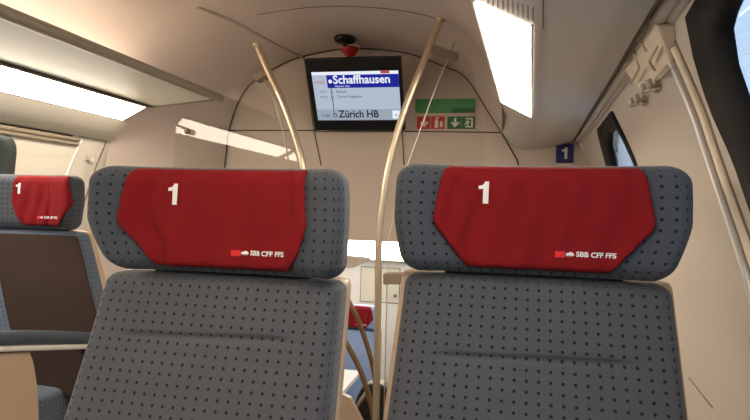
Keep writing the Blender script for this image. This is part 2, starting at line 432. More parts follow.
# seams
arch = [Vector((p.x, YB - .012, p.z - .001)) for p in Bsm] + [Vector((.086, YB - .012, 1.414)), Vector((.13, YB - .012, 1.25)), Vector((.15, YB - .012, 1.0))]
arch = [Vector((-1.70, YB - .012, .95))] + arch
trimtube('trim_1', arch, .004, SEAM)
xs = [-1.2 + i * .9 / 40 for i in range(41)]
trimtube('trim_2', [ceil_pt(x, YA - .0, .001) for x in xs], .0022, SEAML)
trimtube('trim_3', [ceil_pt(-1.40 + .2 * i / 40, 2.5 + i * (YB - 2.51) / 40, .001) for i in range(41)], .010, RIDGE)
trimtube('trim_4', [(-1.66, YB - .003, 1.580), (-1.10, YB - .003, 1.580)], .003, SEAM)
trimtube('trim_5', [(-.56, YB - .003, 1.575), (-.01, YB - .003, 1.568)], .003, SEAM)
trimtube('trim_6', [at(304, 56, YB - .003), at(310, 100, YB - .003), at(314, 131, YB - .003), at(321, 165, YB - .003)], .0035, SEAML)
trimtube('trim_7', [at(402, 130, YB - .003), at(404, 165, YB - .003)], .0035, SEAML)
# soft vertical panel joint under the display
trimtube('trim_8', [(-1.115, YB - .003, 1.575), (-.56, YB - .003, 1.575)], .0035, SEAML)

# right wall fittings
def rail(name, w, z0, z1, y0, y1, m, side='R'):
    V = []
    sgn = 1 if side == 'R' else -1
    prof = [(0, z0), (.010, z0), (.016, z0 + .006), (.016, (z0 + z1) / 2 - .006), (.008, (z0 + z1) / 2 - .002), (.008, (z0 + z1) / 2 + .002), (.016, (z0 + z1) / 2 + .006), (.016, z1 - .006), (.010, z1), (0, z1)]
    Fc = []; k0 = len(prof)
    for y in (y0, y1): V += [onwall(side, y, z, o + w) for o, z in prof]
    for k in range(k0): Fc.append((k, (k + 1) % k0, (k + 1) % k0 + k0, k + k0))
    Fc += [tuple(range(k0)), tuple(range(k0, 2 * k0))]
    return struct(link(name, mesh(V, Fc), m))
rail('trim_9', -.004, 1.497, 1.556, Y0, 3.38, GREYTRIM)
trimtube('trim_24', [onwall('R', -2.3 + i * .2, 1.512, .020) for i in range(29)], .013, GREYTRIM, 12)
trimtube('trim_25', [onwall('R', -2.3 + i * .2, 1.541, .018) for i in range(29)], .009, GREYTRIM, 12)
rail('trim_10', -.004, 1.384, 1.424, Y0, 2.50, BAR, 'L')
V = [];
for y in (Y0, 3.38): V += [onwall('R', y, 1.558, .004), onwall('R', y, 1.69, .004)]
struct(link('gap_shade', mesh(*prism([V[0], V[1], V[3], V[2]], (.003, 0, 0))), DARKGAP))  # dark strip paints the shade in the gap above the rail
trimtube('trim_12', [onwall('L', Y0 + .05 + i * .1, 1.429, .004) for i in range(49)], .004, SEAM)
# left: slope from rail to lamp
V = []
for y in (Y0, YA): V += [Vector((XL(y, 1.43), y, 1.432)), Vector((-1.985, y, 1.445)), Vector((-1.95, y, 1.48)), Vector((-1.905, y, 1.532))]
Fc = [(0, 1, 5, 4), (1, 2, 6, 5), (2, 3, 7, 6)]
struct(link('trim_13', mesh(V, Fc, True), WALLL))
# silver door-post style trims on the right wall
tr = [(1.326, 1.500), (1.307, 1.468), (1.245, 1.356), (1.198, 1.252), (1.111, 1.10), (1.061, 1.029), (.99, .90), (.90, .70), (.85, .5), (.83, .3), (.83, .02)]
def wallstrip(name, path, dy, r, m, off):
    return trimtube(name, [onwall('R', p.x + dy, p.y, off) for p in spline([(a, b, 0) for a, b in path], 6)], r, m)
wallstrip('trim_14', tr, 0, .0075, SILVER, .003)
wallstrip('trim_15', tr, -.022, .0045, SEAML, .0)
wallstrip('trim_16', tr, -.047, .0080, CREAMPL, .001)
wallstrip('trim_17', tr, -.066, .003, SEAML, .0)
a_, b_ = hit(689, 378, 'R'), hit(713, 408, 'R')
trimtube('trim_26', [onwall('R', *a_), onwall('R', (a_[0] + b_[0]) / 2, (a_[1] + b_[1]) / 2), onwall('R', *b_)], .0015, SEAML)
# far end mouldings right of the "1" sign
trimtube('trim_18', [at(577, 137, 3.30), at(585, 150, 3.33), at(593, 166, 3.36), at(600, 190, 3.36)], .010, CREAMPL)
trimtube('trim_19', [at(584, 134, 3.24), at(592, 148, 3.28), at(599, 164, 3.3), at(604, 190, 3.3)], .007, CREAMPL)
# left wall joints
def lseam(name, a, b, r, m):
    p, q = hit(*a, 'L'), hit(*b, 'L'); d = (p[0] - q[0]) / (p[1] - q[1]); z = [p[1] - i * .05 for i in range(int((p[1] - .6) / .05))]
    trimtube(name, [onwall('L', p[0] + d * (zz - p[1]), zz, .001) for zz in z], r, m)
lseam('trim_20', (82, 139), (63, 185), .0075, SILVER)
lseam('trim_21', (106, 142), (88, 190), .0042, SEAML)
trimtube('trim_22', [onwall('L', y, 1.433, .002) for y in (2.5, 2.6, 2.7)], .003, SEAML)

# ------------------------------------------------------------------ left luggage rack and lamps
rk = empty('luggage_rack', (-1.57, 0, 1.62), 'long pale luggage shelf with olive front bar along the left windows', 'luggage rack')
def ch(o, p):
    o.parent = p; o.matrix_parent_inverse = Matrix.Translation(-Vector(p.location)); return o
YR = 2.70
ch(link('shelf', mesh(*prism([(-1.745, Y0, 1.611), (-1.40, Y0, 1.645), (-1.40, Y0, 1.653), (-1.745, Y0, 1.619)], (0, YR - Y0, 0))), GLAZE), rk)
ch(link('front_bar', mesh(*tube([(-1.39, Y0, 1.652), (-1.39, YR + .03, 1.652), (-1.39, YR + .045, 1.652)], [.020, .020, .011], 16), True), BAR), rk)
ch(link('end_bracket', mesh(*prism([(-1.75, YR, 1.603), (-1.39, YR, 1.640), (-1.39, YR, 1.66), (-1.75, YR, 1.626)], (0, .008, 0))), SEAML), rk)
ch(link('shelf_joint', mesh(*tube([(-1.748, Y0, 1.609), (-1.748, YR, 1.609)], .006, 8)), SEAM), rk)
for a, b in ((-2.3, .2), (.3, 2.65)):
    ch(link('uplight', mesh(*box(-1.90, -1.84, a, b, 1.665, 1.672)), LAMPUP), rk)
    ch(link('uplight_base', mesh(*box(-1.91, -1.74, a, b, 1.645, 1.664)), GLAZE), rk)
def lamp(y0, y1, label):
    e = empty('strip_lamp', (-1.83, (y0 + y1) / 2, 1.57), label, 'lamp', 'strip lamps under the left luggage rack')
    ch(link('housing', mesh(*prism([(-1.905, y0, 1.540), (-1.757, y0, 1.612), (-1.757, y0, 1.64), (-1.915, y0, 1.57)], (0, y1 - y0, 0))), TRAY), e)
    ch(link('diffuser', mesh(*prism([(-1.898, y0 + .01, 1.5365), (-1.760, y0 + .01, 1.6050), (-1.760, y0 + .01, 1.608), (-1.898, y0 + .01, 1.5395)], (0, y1 - y0 - .02, 0))), LAMP), e)
    ch(link('inner_frame', mesh(*prism([(-1.762, y0, 1.598), (-1.755, y0, 1.602), (-1.755, y0, 1.608), (-1.762, y0, 1.606)], (0, y1 - y0, 0))), BAR), e)
lamp(.62, 2.68, 'long glowing strip lamp under the left luggage shelf, above the far-left seat')
lamp(-1.6, .50, 'glowing strip lamp under the left rack, behind the viewer')
def rlamp(y0, y1, y0b, label):
    e = empty('ceiling_lamp', cw(0, (y0 + y1) / 2, 1.57), label, 'lamp')
    q = lambda w, y, z: cw(w, y, z)
    ch(link('diffuser', mesh(*prism([q(-.066, y0, 1.596), q(-.066, y1, 1.596), q(.057, y1, 1.532), q(.057, y0b, 1.532)], (0, 0, .006))), LAMP), e)
    ch(link('frame', mesh(*join(tube([q(-.070, y0 - .02, 1.599), q(-.070, y1 + .01, 1.599)], .005, 8), tube([q(.061, y0b - .02, 1.531), q(.061, y1 + .01, 1.531)], .003, 8), tube([q(-.07, y1 + .01, 1.599), q(.061, y1 + .01, 1.531)], .004, 8))), GREYTRIM), e)
rlamp(1.352, 2.60, 1.335, 'glowing rectangular ceiling lamp above the right seat')
rlamp(-.9, .7, -.9, 'glowing rectangular ceiling lamp behind the viewer on the right side')
# vent ahead of the lamp
ev = empty('ceiling_vent', cw(0, 1.2, 1.57), 'slotted air vent beside the near end of the right ceiling lamp', 'vent')
slots = [box(-.001, .001, 0, .03, -.002, .002)]
V, Fc = [], []
for i in range(11):
    p = at(487 + i * 4.6, -2 + i * 1.6, 1.30); p.z = None if False else p.z
def covepoint(u, v):
    c = ray(u, v); best = None
    a, b = .3, 6
    for _ in range(50):
        m = (a + b) / 2; p = CAM + c * m; w = p.x - SK * (p.y - 1.4)
        zs = interp(w, [-.2, -.066, .057, .12, .20, .27], [1.67, 1.60, 1.536, 1.523, 1.508, 1.50])
        if p.z > zs: b = m
        else: a = m
    return CAM + c * a
for i in range(10):
    a = covepoint(488 + i * 5.0, -8 + i * 1.7); b = covepoint(488 + i * 5.0, 4 + i * 1.9)
    q = prism([a + Vector((-.0013, 0, -.0008)), a + Vector((.0013, 0, -.0008)), b + Vector((.0013, 0, -.0008)), b + Vector((-.0013, 0, -.0008))], (0, 0, .002))
    ch(link('slot', mesh(*q), SLOT), ev)
ch(link('panel_joint', mesh(*tube([covepoint(543, -6) + Vector((0, 0, -.001)), covepoint(543, 28) + Vector((0, 0, -.001))], .0013, 6)), SEAML), ev)

# ------------------------------------------------------------------ hooks and moulded plate, right wall
def platept(u, v, off=.031):
    c = ray(u, v); a, b = .3, 6
    for _ in range(50):
        m = (a + b) / 2; p = CAM + c * m
        if p.x > XR(p.y, p.z) - off: b = m
        else: a = m
    return CAM + c * a
def wn(side): return Vector((-1, 0, 0)) if side == 'R' else Vector((1, 0, 0))
pl = [(648, 17), (634, 42), (621, 66), (628, 75), (640, 91), (650, 85), (660, 78), (671, 66), (665, 45), (656, 26)]
pts = [hit(u, v, 'R') for u, v in pl]
pe = empty('wall_plate', onwall('R', 1.55, 1.49), 'cream moulded plate with raised chevrons above the coat hooks on the right wall', 'wall plate')
front = [platept(u, v, o_) for (u, v), o_ in zip(pl, (.034, .034, .032, .028, .018, .012, .008, .008, .020, .034))]; back = [Vector((XR(p.y, p.z) + .001, p.y, p.z)) for p in front]
k = len(front); V = front + back; Fc = [tuple(range(k)), tuple(range(k, 2 * k))] + [(i, (i + 1) % k, (i + 1) % k + k, i + k) for i in range(k)]
po = ch(link('plate', mesh(V, Fc), CREAMPL), pe)
bv = po.modifiers.new('b', 'BEVEL'); bv.width = .004; bv.segments = 2
for ln in ([(647, 26), (639, 39), (646, 51)], [(657, 47), (649, 61), (655, 71)], [(633, 51), (639, 68), (631, 83)], [(667, 66), (656, 78)], [(623, 66), (630, 60)]):
    ch(link('chevron', mesh(*tube([platept(*q, interp(q[0] + .5 * (q[1] - 50), [621, 650, 672], [.037, .036, .020])) for q in ln], .0028, 8), True), RIDGE), pe)
def coathook(u, v, label):
    y, z = hit(u, v, 'R'); base = onwall('R', y, z, .0)
    e = empty('coat_hook', base, label, 'coat hook', 'double coat hooks on the right wall')
    ch(link('back_plate', mesh(*join(box(base.x - .012, base.x + .004, y - .016, y + .016, z - .010, z + .012))), HOOKM), e)
    for s in (-1, 1):
        p = [(base.x - .004, y + s * .010, z + .002), (base.x - .016, y + s * .020, z - .002), (base.x - .026, y + s * .028, z - .004), (base.x - .032, y + s * .031, z + .012)]
        ch(link('prong', mesh(*tube(spline(p, 5), [.006] * 10 + [.008] * 6, 10), True), HOOKM), e)
coathook(646, 101, 'grey double coat hook on the right wall, farther of the two below the plate')
coathook(659, 87, 'grey double coat hook on the right wall, nearer of the two below the plate')
y, z = hit(88, 160, 'L'); b = onwall('L', y, z)
e = empty('coat_hook', b, 'small grey coat hook on the left wall panel beside the far window rail', 'coat hook')
ch(link('back_plate', mesh(*box(b.x - .004, b.x + .010, y - .018, y + .018, z + .0, z + .022)), HOOKM), e)
ch(link('prong', mesh(*tube(spline([(b.x + .006, y + .012, z + .014), (b.x + .026, y + .004, z - .002), (b.x + .034, y - .014, z - .016), (b.x + .03, y - .022, z + .0)], 5), .006, 8), True), HOOKM), e)

# ------------------------------------------------------------------ poles and glass
def polyline(uv, Y): return [at(u, v, Y) for u, v in uv]
p1 = polyline([(257, 45), (270, 75), (282, 100), (293, 130), (301, 158), (306, 190)], 2.70) + [Vector((-.875, 2.70, 1.0)), Vector((-.865, 2.70, .6)), Vector((-.865, 2.70, .0))]
po1 = empty('handrail_pole', (-.865, 2.7, 0), 'curved metal handrail pole rising behind the left seat, left of the display', 'handrail', 'curved poles at the stair top')
ch(link('pole', mesh(*tube(spline(p1, 8), .0165, 16), True), BRASS), po1)
p2 = polyline([(441, 19), (425, 58), (410, 95), (398, 130), (389, 165), (383, 200), (379, 240), (378, 300), (376, 420)], 2.70) + [Vector((-.545, 2.70, .0))]
po2 = empty('handrail_pole', (-.545, 2.7, 0), 'curved metal handrail pole between the two near seats, right of the display', 'handrail', 'curved poles at the stair top')
ch(link('pole', mesh(*tube(spline(p2, 8), .0165, 16), True), BRASS), po2)
for pp, q in ((po1, (257, 45)), (po2, (441, 19))):
    a = at(*q, 2.70); ch(link('ceiling_flange', mesh(*tube([a + Vector((0, 0, -.012)), a + Vector((0, 0, .006))], .023, 16)), BRASS), pp)
def clamp(a, b, h, par, nm='glass_clamp'):
    pa, pb = at(*a, 2.69), at(*b, 2.69); d = (pb - pa).normalized(); up = Vector((-d.z, 0, d.x)) * h
    o = ch(link(nm, mesh(*prism([pa - up, pb - up, pb + up, pa + up], (0, .06, 0))), CLAMP), par)
    bv = o.modifiers.new('b', 'BEVEL'); bv.width = .004; bv.segments = 2
clamp((254, 78), (268, 71), .017, po1)
clamp((432, 48), (457, 56), .016, po2)
clamp((383, 279), (406, 279), .026, po2)
def pane(uv, label, edge):
    P_ = polyline(uv, 2.72)
    e = empty('glass_partition', (sum(p.x for p in P_) / len(P_), 2.72, P_[0].z), label, 'glass partition', 'glass screens at the stair top')
    ch(link('glass_pane', mesh(*prism(P_, (0, .008, 0))), GLASS), e)
    ch(link('edge', mesh(*tube([p + Vector((0, -.001, 0)) for p in polyline(edge, 2.72)], .0028, 6), True), EDGEHI), e)  # pale tube paints the highlight along the glass edge
L1 = [(170, 330), (173, 167), (176, 126), (190, 108), (215, 96), (240, 86), (262, 76), (275, 96), (288, 131), (300, 170), (304, 250), (304, 330)]
pane(L1, 'clear glass screen left of the left handrail pole, reflecting the strip lamp', [(262, 76), (275, 102), (283, 131), (290, 170)])
L2 = [(384, 420), (388, 240), (402, 180), (420, 130), (437, 84), (455, 44), (470, 62), (478, 95), (483, 130), (485, 170), (485, 420)]
pane(L2, 'clear glass screen right of the right handrail pole, before the green signs', [(455, 42), (437, 84), (420, 130), (402, 180), (388, 240), (384, 420)])
gc = at(184, 128, 2.70)
e = empty('glass_bracket', gc, 'small dark bracket holding the left end of the glass screen', 'bracket')
ch(link('plate', mesh(*tube([at(176, 125, 2.70), at(186, 129, 2.70)], .005, 8)), SEAML), e)
ch(link('bolt', mesh(*tube([at(187, 131, 2.69), at(187, 131, 2.715)], .016, 16), True), CLAMP), e)

# ------------------------------------------------------------------ display
TL, TRr, BL, BR = Vector((-1.078, 3.08, 1.925)), Vector((-.530, 3.08, 1.925)), Vector((-1.078, 3.30, 1.567)), Vector((-.545, 3.30, 1.567))
TL = at(305.5, 59, 3.08); TRr = at(403.5, 58.5, 3.08); BLp = at(314, 130.5, 3.30); BRp = at(402, 130.5, 3.30)
cx = (TL.x + TRr.x + BLp.x + BRp.x) / 4; W = ((TRr.x - TL.x) + (BRp.x - BLp.x)) / 2
tz = (TL.z + TRr.z) / 2; bz = (BLp.z + BRp.z) / 2
O = Vector((cx - W / 2, 3.08, tz)); ax = Vector((W, 0, 0)); ay = Vector((-.0, 3.30 - 3.08, bz - tz)); an = ax.cross(ay).normalized()
if an.y > 0: an = -an
dsp = empty('display_screen', (cx, 3.3, bz), 'black framed information display hanging from the ceiling, showing Schaffhausen', 'display')
def dp(s, t, o=0): return O + ax * s + ay * t + an * o
hs = ch(link('housing', mesh(*prism([dp(0, 0), dp(1, 0), dp(1, 1), dp(0, 1)], -an * .04)), DARKPL), dsp)
bv = hs.modifiers.new('b', 'BEVEL'); bv.width = .004; bv.segments = 2
sx0, sx1, sy0, sy1 = .055, .970, .165, .845
def sp(s, t, o): return dp(sx0 + (sx1 - sx0) * s, sy0 + (sy1 - sy0) * t, o)
scr = ch(link('screen', mesh(*prism([sp(0, 0, .0004), sp(1, 0, .0004), sp(1, 1, .0004), sp(0, 1, .0004)], an * .001)), SCR), dsp)
def sub(name, V, Fc, m):
    return link(name, mesh(V, Fc), m, scr)
def rect(s0, t0, s1, t1, o, m, name):
    return sub(name, *prism([sp(s0, t0, o), sp(s1, t0, o), sp(s1, t1, o), sp(s0, t1, o)], an * .0003), m)
rect(0, 0, 1, .06, .0015, SCRW, 'white_strip'); rect(.17, .065, 1, .325, .0015, SCRB, 'blue_band'); rect(0, .77, 1, 1, .0015, SCRG, 'grey_band')
Wm = W * (sx1 - sx0); Hm = ay.length * (sy1 - sy0)
def stext(s, x, y, w, size, m, bold=.0, name='lettering'):
    V, Fc = textmesh(s, size, bold); x0 = min(v[0] for v in V); x1 = max(v[0] for v in V); k = w / (x1 - x0)
    sub(name, [sp(x + (vx - x0) * k, y - vy / Hm, .0024) for vx, vy in V], Fc, m)
stext('Schaffhausen', .245, .235, .655, .066, SCRW, .022)
stext('Nächster Halt', .26, .305, .17, .014, SCRW, .0)
stext('19:05', .03, .235, .11, .024, SCRR, .0)
stext('19:14', .07, .42, .08, .018, SCRBT, .0); stext('19:21', .07, .53, .08, .018, SCRBT, .0); stext('19:30', .06, .925, .09, .022, SCRBT, .0)
stext('Bülach', .27, .425, .12, .022, SCRBT, .0); stext('Zürich Flughafen', .27, .525, .29, .020, SCRBT, .0)
stext('Zürich HB', .26, .94, .48, .062, SCRBT, .02)
rect(.80, .0, .90, .05, .002, SCRR, 'red_mark'); rect(.90, .80, .985, .97, .002, SCRW, 'corner_mark')
sub('corner_arrow', *prism([sp(.92, .88, .0028), sp(.965, .88, .0028), sp(.943, .92, .0028)], an * .0002), SCRG)
rect(.206, .2, .214, .9, .0022, SCRBT, 'route_line')
def disc(s, t, r, m, o=.0028):
    return sub('route_stop', [sp(s + r * cos(2 * pi * k / 20) / Wm, t + r * sin(2 * pi * k / 20) / Hm, o) for k in range(20)], [tuple(range(20))], m)
disc(.21, .19, .011, SCRW)
for t in (.41, .51): disc(.21, t, .008, SCRBT); disc(.21, t, .005, SCR, .0032)
disc(.215, .895, .012, SCRBT); disc(.215, .895, .008, SCRG, .0032)
ch(link('mount', mesh(*prism([dp(.15, .1, -.03), dp(.85, .1, -.03), dp(.85, .9, -.03), dp(.15, .9, -.03)], (0, .07, 0))), BULK), dsp)

# detector above the display
yc_ = max((2.6 + i * .01 for i in range(75)), key=lambda y_: -abs(at(345, 38, y_).z - ceil_pt(at(345, 38, y_).x, y_).z))
cd = at(345, 38, yc_); zc = ceil_pt(cd.x, yc_).z; cd.z = zc - .004
e = empty('ceiling_camera', (cd.x, yc_, zc), 'black domed ceiling camera above the display', 'camera')
ch(link('base', mesh(*lathe([(.060, .012), (.062, -.004), (.060, -.014), (.050, -.022), (.0, -.024)], cd, 32), True), DARKPL), e)
ch(link('eye', mesh(*lathe([(.018, -.02), (.020, -.030), (.014, -.040), (.004, -.044)], cd, 24), True), DARKPL), e)
cd = at(350, 47, 3.28)
e = empty('warning_lamp', cd, 'small red domed lamp in a cream ring just below the ceiling camera', 'warning lamp')
ch(link('ring', mesh(*lathe([(.030, .05), (.050, .012), (.057, .0), (.055, -.006), (.03, -.008)], cd, 32), True), CREAMPL), e)
ch(link('lens', mesh(*lathe([(.052, -.004), (.050, -.020), (.036, -.042), (.016, -.056), (.003, -.060)], cd, 32), True), REDDOME), e)

# ------------------------------------------------------------------ signs on the bulkhead
YS = YB - .004
def quad(u0, v0, u1, v1, Y):
    a, b, c, d = at(u0, v0, Y), at(u1, v0, Y), at(u1, v1, Y), at(u0, v1, Y)
    z0 = (a.z + b.z) / 2; z1 = (c.z + d.z) / 2; x0 = (a.x + d.x) / 2; x1 = (b.x + c.x) / 2
    return x0, x1, z1, z0
def plate(name, q, m, par, y=YS, th=.003):
    x0, x1, z0, z1 = q
    o = link(name, mesh(*box(x0, x1, y - th, y, z0, z1)), m)
    return ch(o, par) if par else o
def icon(name, polys, q, m, par, y=YS - .0034):
    x0, x1, z0, z1 = q; V, Fc = [], []
    V, Fc = join(*[prism([(x0 + (x1 - x0) * s, y, z0 + (z1 - z0) * t) for s, t in p], (0, -.0006, 0)) for p in polys])
    return ch(link(name, mesh(V, Fc), m), par)
def wtext(name, s, x0, x1, z0, m, par, y, size, bold=0, h=None):
    V, Fc = textmesh(s, size, bold); a = min(v[0] for v in V); b = max(v[0] for v in V); k = (x1 - x0) / (b - a)
    c = min(v[1] for v in V); d = max(v[1] for v in V); kz = (h / (d - c)) if h else 1
    return ch(link(name, mesh([(x0 + (vx - a) * k, y, z0 + (vy - c) * kz) for vx, vy in V], Fc), m), par)
q = quad(415.5, 99, 475, 113, YS); e = empty('instruction_sign', (q[0], YS, q[2]), 'wide green instruction sign with pale lines of text on the bulkhead', 'sign')
plate('panel', q, GREEN, e)
x0, x1, z0, z1 = q
for i, wd in enumerate((.55, .85, .80, .45)):
    zz = z1 - (z1 - z0) * (.26 + .21 * i)
    for j, (a, b, s) in enumerate(((.03, .25, 'Notausstieg'), (.32, .32 + wd * .7, 'Sortie de secours Uscita di sicurezza'))):
        wtext('lettering', s, x0 + (x1 - x0) * a, x0 + (x1 - x0) * b, zz, SIGNG, e, YS - .0036, .012, 0, .009)
plate('lower_block', (x0 + (x1 - x0) * .63, x1, z0, z0 + (z1 - z0) * .34), GREEND, e, YS - .002)
arrow = [(.5, .12), (.88, .50), (.74, .58), (.60, .44), (.60, .88), (.40, .88), (.40, .44), (.26, .58), (.12, .50)]
q = quad(417, 116.5, 444.5, 129, YS); e = empty('extinguisher_sign', (q[0], YS, q[2]), 'red sign with white down arrow and extinguisher, under the green sign', 'sign')
plate('panel', q, REDS, e); x0, x1, z0, z1 = q; xm = (x0 + x1) / 2
icon('arrow', [arrow], (x0 + .01, xm - .005, z0, z1), SIGNW, e)
icon('extinguisher', [[(.30, .10), (.55, .10), (.55, .62), (.48, .72), (.48, .82), (.62, .86), (.62, .92), (.36, .90), (.36, .72), (.30, .62)], [(.68, .15), (.86, .15), (.86, .60), (.68, .60)]], (xm, x1, z0, z1), SIGNW, e)
icon('divider', [[(0, 0), (1, 0), (1, 1), (0, 1)]], (xm - .002, xm + .002, z0, z1), SIGNG, e)
q = quad(447.5, 116.5, 475, 129, YS); e = empty('emergency_exit_sign', (q[0], YS, q[2]), 'green sign with white down arrow and running figure, right of the red sign', 'sign')
plate('panel', q, GREEND, e); x0, x1, z0, z1 = q; xm = (x0 + x1) / 2
icon('arrow', [arrow], (x0 + .01, xm, z0, z1), SIGNW, e)
icon('exit_figure', [[(.30, .12), (.85, .12), (.85, .88), (.30, .88), (.30, .78), (.72, .78), (.72, .22), (.30, .22)], [(.30, .58), (.5, .70), (.62, .52), (.52, .45), (.58, .28), (.46, .26), (.42, .42), (.28, .30), (.22, .36), (.38, .50)], [(.46, .73), (.54, .73), (.54, .80), (.46, .80)]], (xm, x1, z0, z1), SIGNW, e)
icon('divider', [[(0, 0), (1, 0), (1, 1), (0, 1)]], (xm - .001, xm + .002, z0, z1), SIGNG, e)
q = quad(556, 143.5, 573.5, 163, YS); e = empty('class_sign', (q[0], YS, q[2]), 'dark blue sign with white number 1 above the right seat', 'sign')
plate('panel', q, BLUES, e); x0, x1, z0, z1 = q
hh = (z1 - z0) - .045; ONE_ = [(.27, 0), (.52, 0), (.52, 1), (.34, 1), (.30, .90), (.22, .83), (.06, .80), (.06, .65), (.27, .67)]
ch(link('number', mesh(*prism([((x0 + x1) / 2 + (a - .3) * hh, YS - .0034, z0 + .0225 + b * hh) for a, b in ONE_], (0, -.0008, 0))), SIGNW), e)

# ------------------------------------------------------------------ seats
def sstep(a, b, x):
    t = max(0, min(1, (x - a) / (b - a))); return t * t * (3 - 2 * t)
HX, HY, HZ = .2445, .055, .0975; HR = (.036, .045, .032); HC = (0, .045, 1.1045)
TAPER = [.07, .12]
def hdef(x, y, z, side=0):
    lo = max(0, -z / HZ); hi = max(0, z / HZ)
    s = 1 - (TAPER[0] if x < 0 else TAPER[1]) * lo ** 1.2 * (abs(x) / HX) - .022 * hi ** 2.5
    t = abs(x) / HX
    y2 = y - .050 * t ** 3.2 * (1 - .35 * lo ** 2)
    return (x * s, y2, z)
def hfront(x, z):
    """front surface of headrest for flat coords x,z (relative to its centre)"""
    dx = max(0, abs(x) - (HX - HR[0])) / HR[0]; dz = max(0, abs(z) - (HZ - HR[2])) / HR[2]
    y = -(HY - HR[1]) - HR[1] * sqrt(max(0, 1 - min(1, dx * dx + dz * dz)))
    return y
def coverpt(x, z, off, seed=0):
    """x,z relative to headrest centre -> point on/above the red cover"""
    w = 0
    w += .0060 * exp(-((x + .115 + .04 * (z - .0) + .01 * sin(z * 40 + seed)) / .012) ** 2) * (-1)
    w += .0028 * exp(-((x - .147 - .03 * z) / .005) ** 2) * (-1)
    w += (.0022 * sin(x * 62 + z * 9 + seed) + .0020 * sin(x * 110 - z * 28 + 2 * seed) * sstep(-.09, .05, .05 - z))
    w += .0042 * noise.noise(Vector((x * 24 + seed + z * 6, z * 8, seed)))
    ed = 1 - sstep(.150, .17, abs(x))
    q = hdef(x, hfront(x, z) - off - max(-.005, w) * ed, z)
    return Vector(q)
ONE = [(.27, 0), (.52, 0), (.52, 1), (.34, 1), (.30, .90), (.22, .83), (.06, .80), (.06, .65), (.27, .67)]
def make_cover(par, seed, shift=.004, cw_=.975, br=.130, n1x=-.108, tx=0):
    nx, nz = 90, 56; V = []; uv = []
    zb, zt = -.084, .092
    def half(z):   # half width of the cloth at height z
        return interp(z, [zb, zb + .006, -.012, .0, .07, .086, zt], [.124, .130, .181, .184, .172, .168, .160])
    for j in range(nz + 1):
        z = zb + (zt - zb) * j / nz
        for i in range(nx + 1):
            s = 2 * i / nx - 1; hw = half(z) * cw_; hw = hw if s < 0 else max(hw, interp(z, [zb, zb + .03, -.02], [br, br + .018, .18]) * cw_) if br > .14 else hw; x = s * hw + shift
            e = max(abs(s), abs(2 * j / nz - 1))
            hem = .0016 * (sstep(.86, .90, e) - sstep(.975, 1.0, e) * 2)
            V.append(coverpt(x, z, .0075 + hem, seed))
    Fc = [(j * (nx + 1) + i, j * (nx + 1) + i + 1, (j + 1) * (nx + 1) + i + 1, (j + 1) * (nx + 1) + i) for j in range(nz) for i in range(nx)]
    me = mesh(V, Fc, True)
    o = link('headrest_cover', me, RED, par)
    sol = o.modifiers.new('s', 'SOLIDIFY'); sol.thickness = .003; sol.offset = 0
    o.location = HC
    def prt(name, V2, F2, m):
        bm = bmesh.new(); vs = [bm.verts.new((a, 0, b)) for a, b in V2]
        for f_ in F2:
            try: bm.faces.new([vs[i] for i in f_])
            except ValueError: pass
        bmesh.ops.triangulate(bm, faces=bm.faces)
        for _ in range(4):
            le = [e_ for e_ in bm.edges if e_.calc_length() > .006]
            if not le: break
            bmesh.ops.subdivide_edges(bm, edges=le, cuts=1); bmesh.ops.triangulate(bm, faces=[f_ for f_ in bm.faces if len(f_.verts) > 3])
        for v in bm.verts: v.co = coverpt(v.co.x, v.co.z, .0112, seed)
        mm = bpy.data.meshes.new(name); bm.to_mesh(mm); bm.free()
        return link(name, mm, m, o)
    N1 = ONE; prt('number', [(x * .038 + n1x, z * .038 + .027) for x, z in N1], [tuple(range(len(N1)))], WHITE)
    prt0 = prt
    def prt(name, V2, F2, m): return prt0(name, [(.1355 + tx + (x - .1355) * .84, -.0555 + (z + .0625) * .84) for x, z in V2], F2, m)
    V2, F2 = textmesh('SBB CFF FFS', .0140, .03, sx=1.0); a = min(v[0] for v in V2); b = max(v[0] for v in V2); k = .078 / (b - a)
    prt('lettering', [((x - a) * k + .0575, z - .0655) for x, z in V2], F2, WHITE)
    def rc(x0, x1, z0, z1): return [(x0, z0), (x1, z0), (x1, z1), (x0, z1)], [(0, 1, 2, 3)]
    prt('logo_block', *rc(.016, .036, -.0685, -.0560), REDB)
    em = [(.0365, -.0620), (.041, -.0575), (.041, -.0600), (.0445, -.0600), (.0445, -.0570), (.0460, -.0570), (.0460, -.0600), (.0495, -.0600), (.0495, -.0575), (.054, -.0620), (.0495, -.0665), (.0495, -.0640), (.0460, -.0640), (.0460, -.0670), (.0445, -.0670), (.0445, -.0640), (.041, -.0640), (.041, -.0665)]
    prt('logo_emblem', em, [tuple(range(len(em)))], WHITE)
    return o
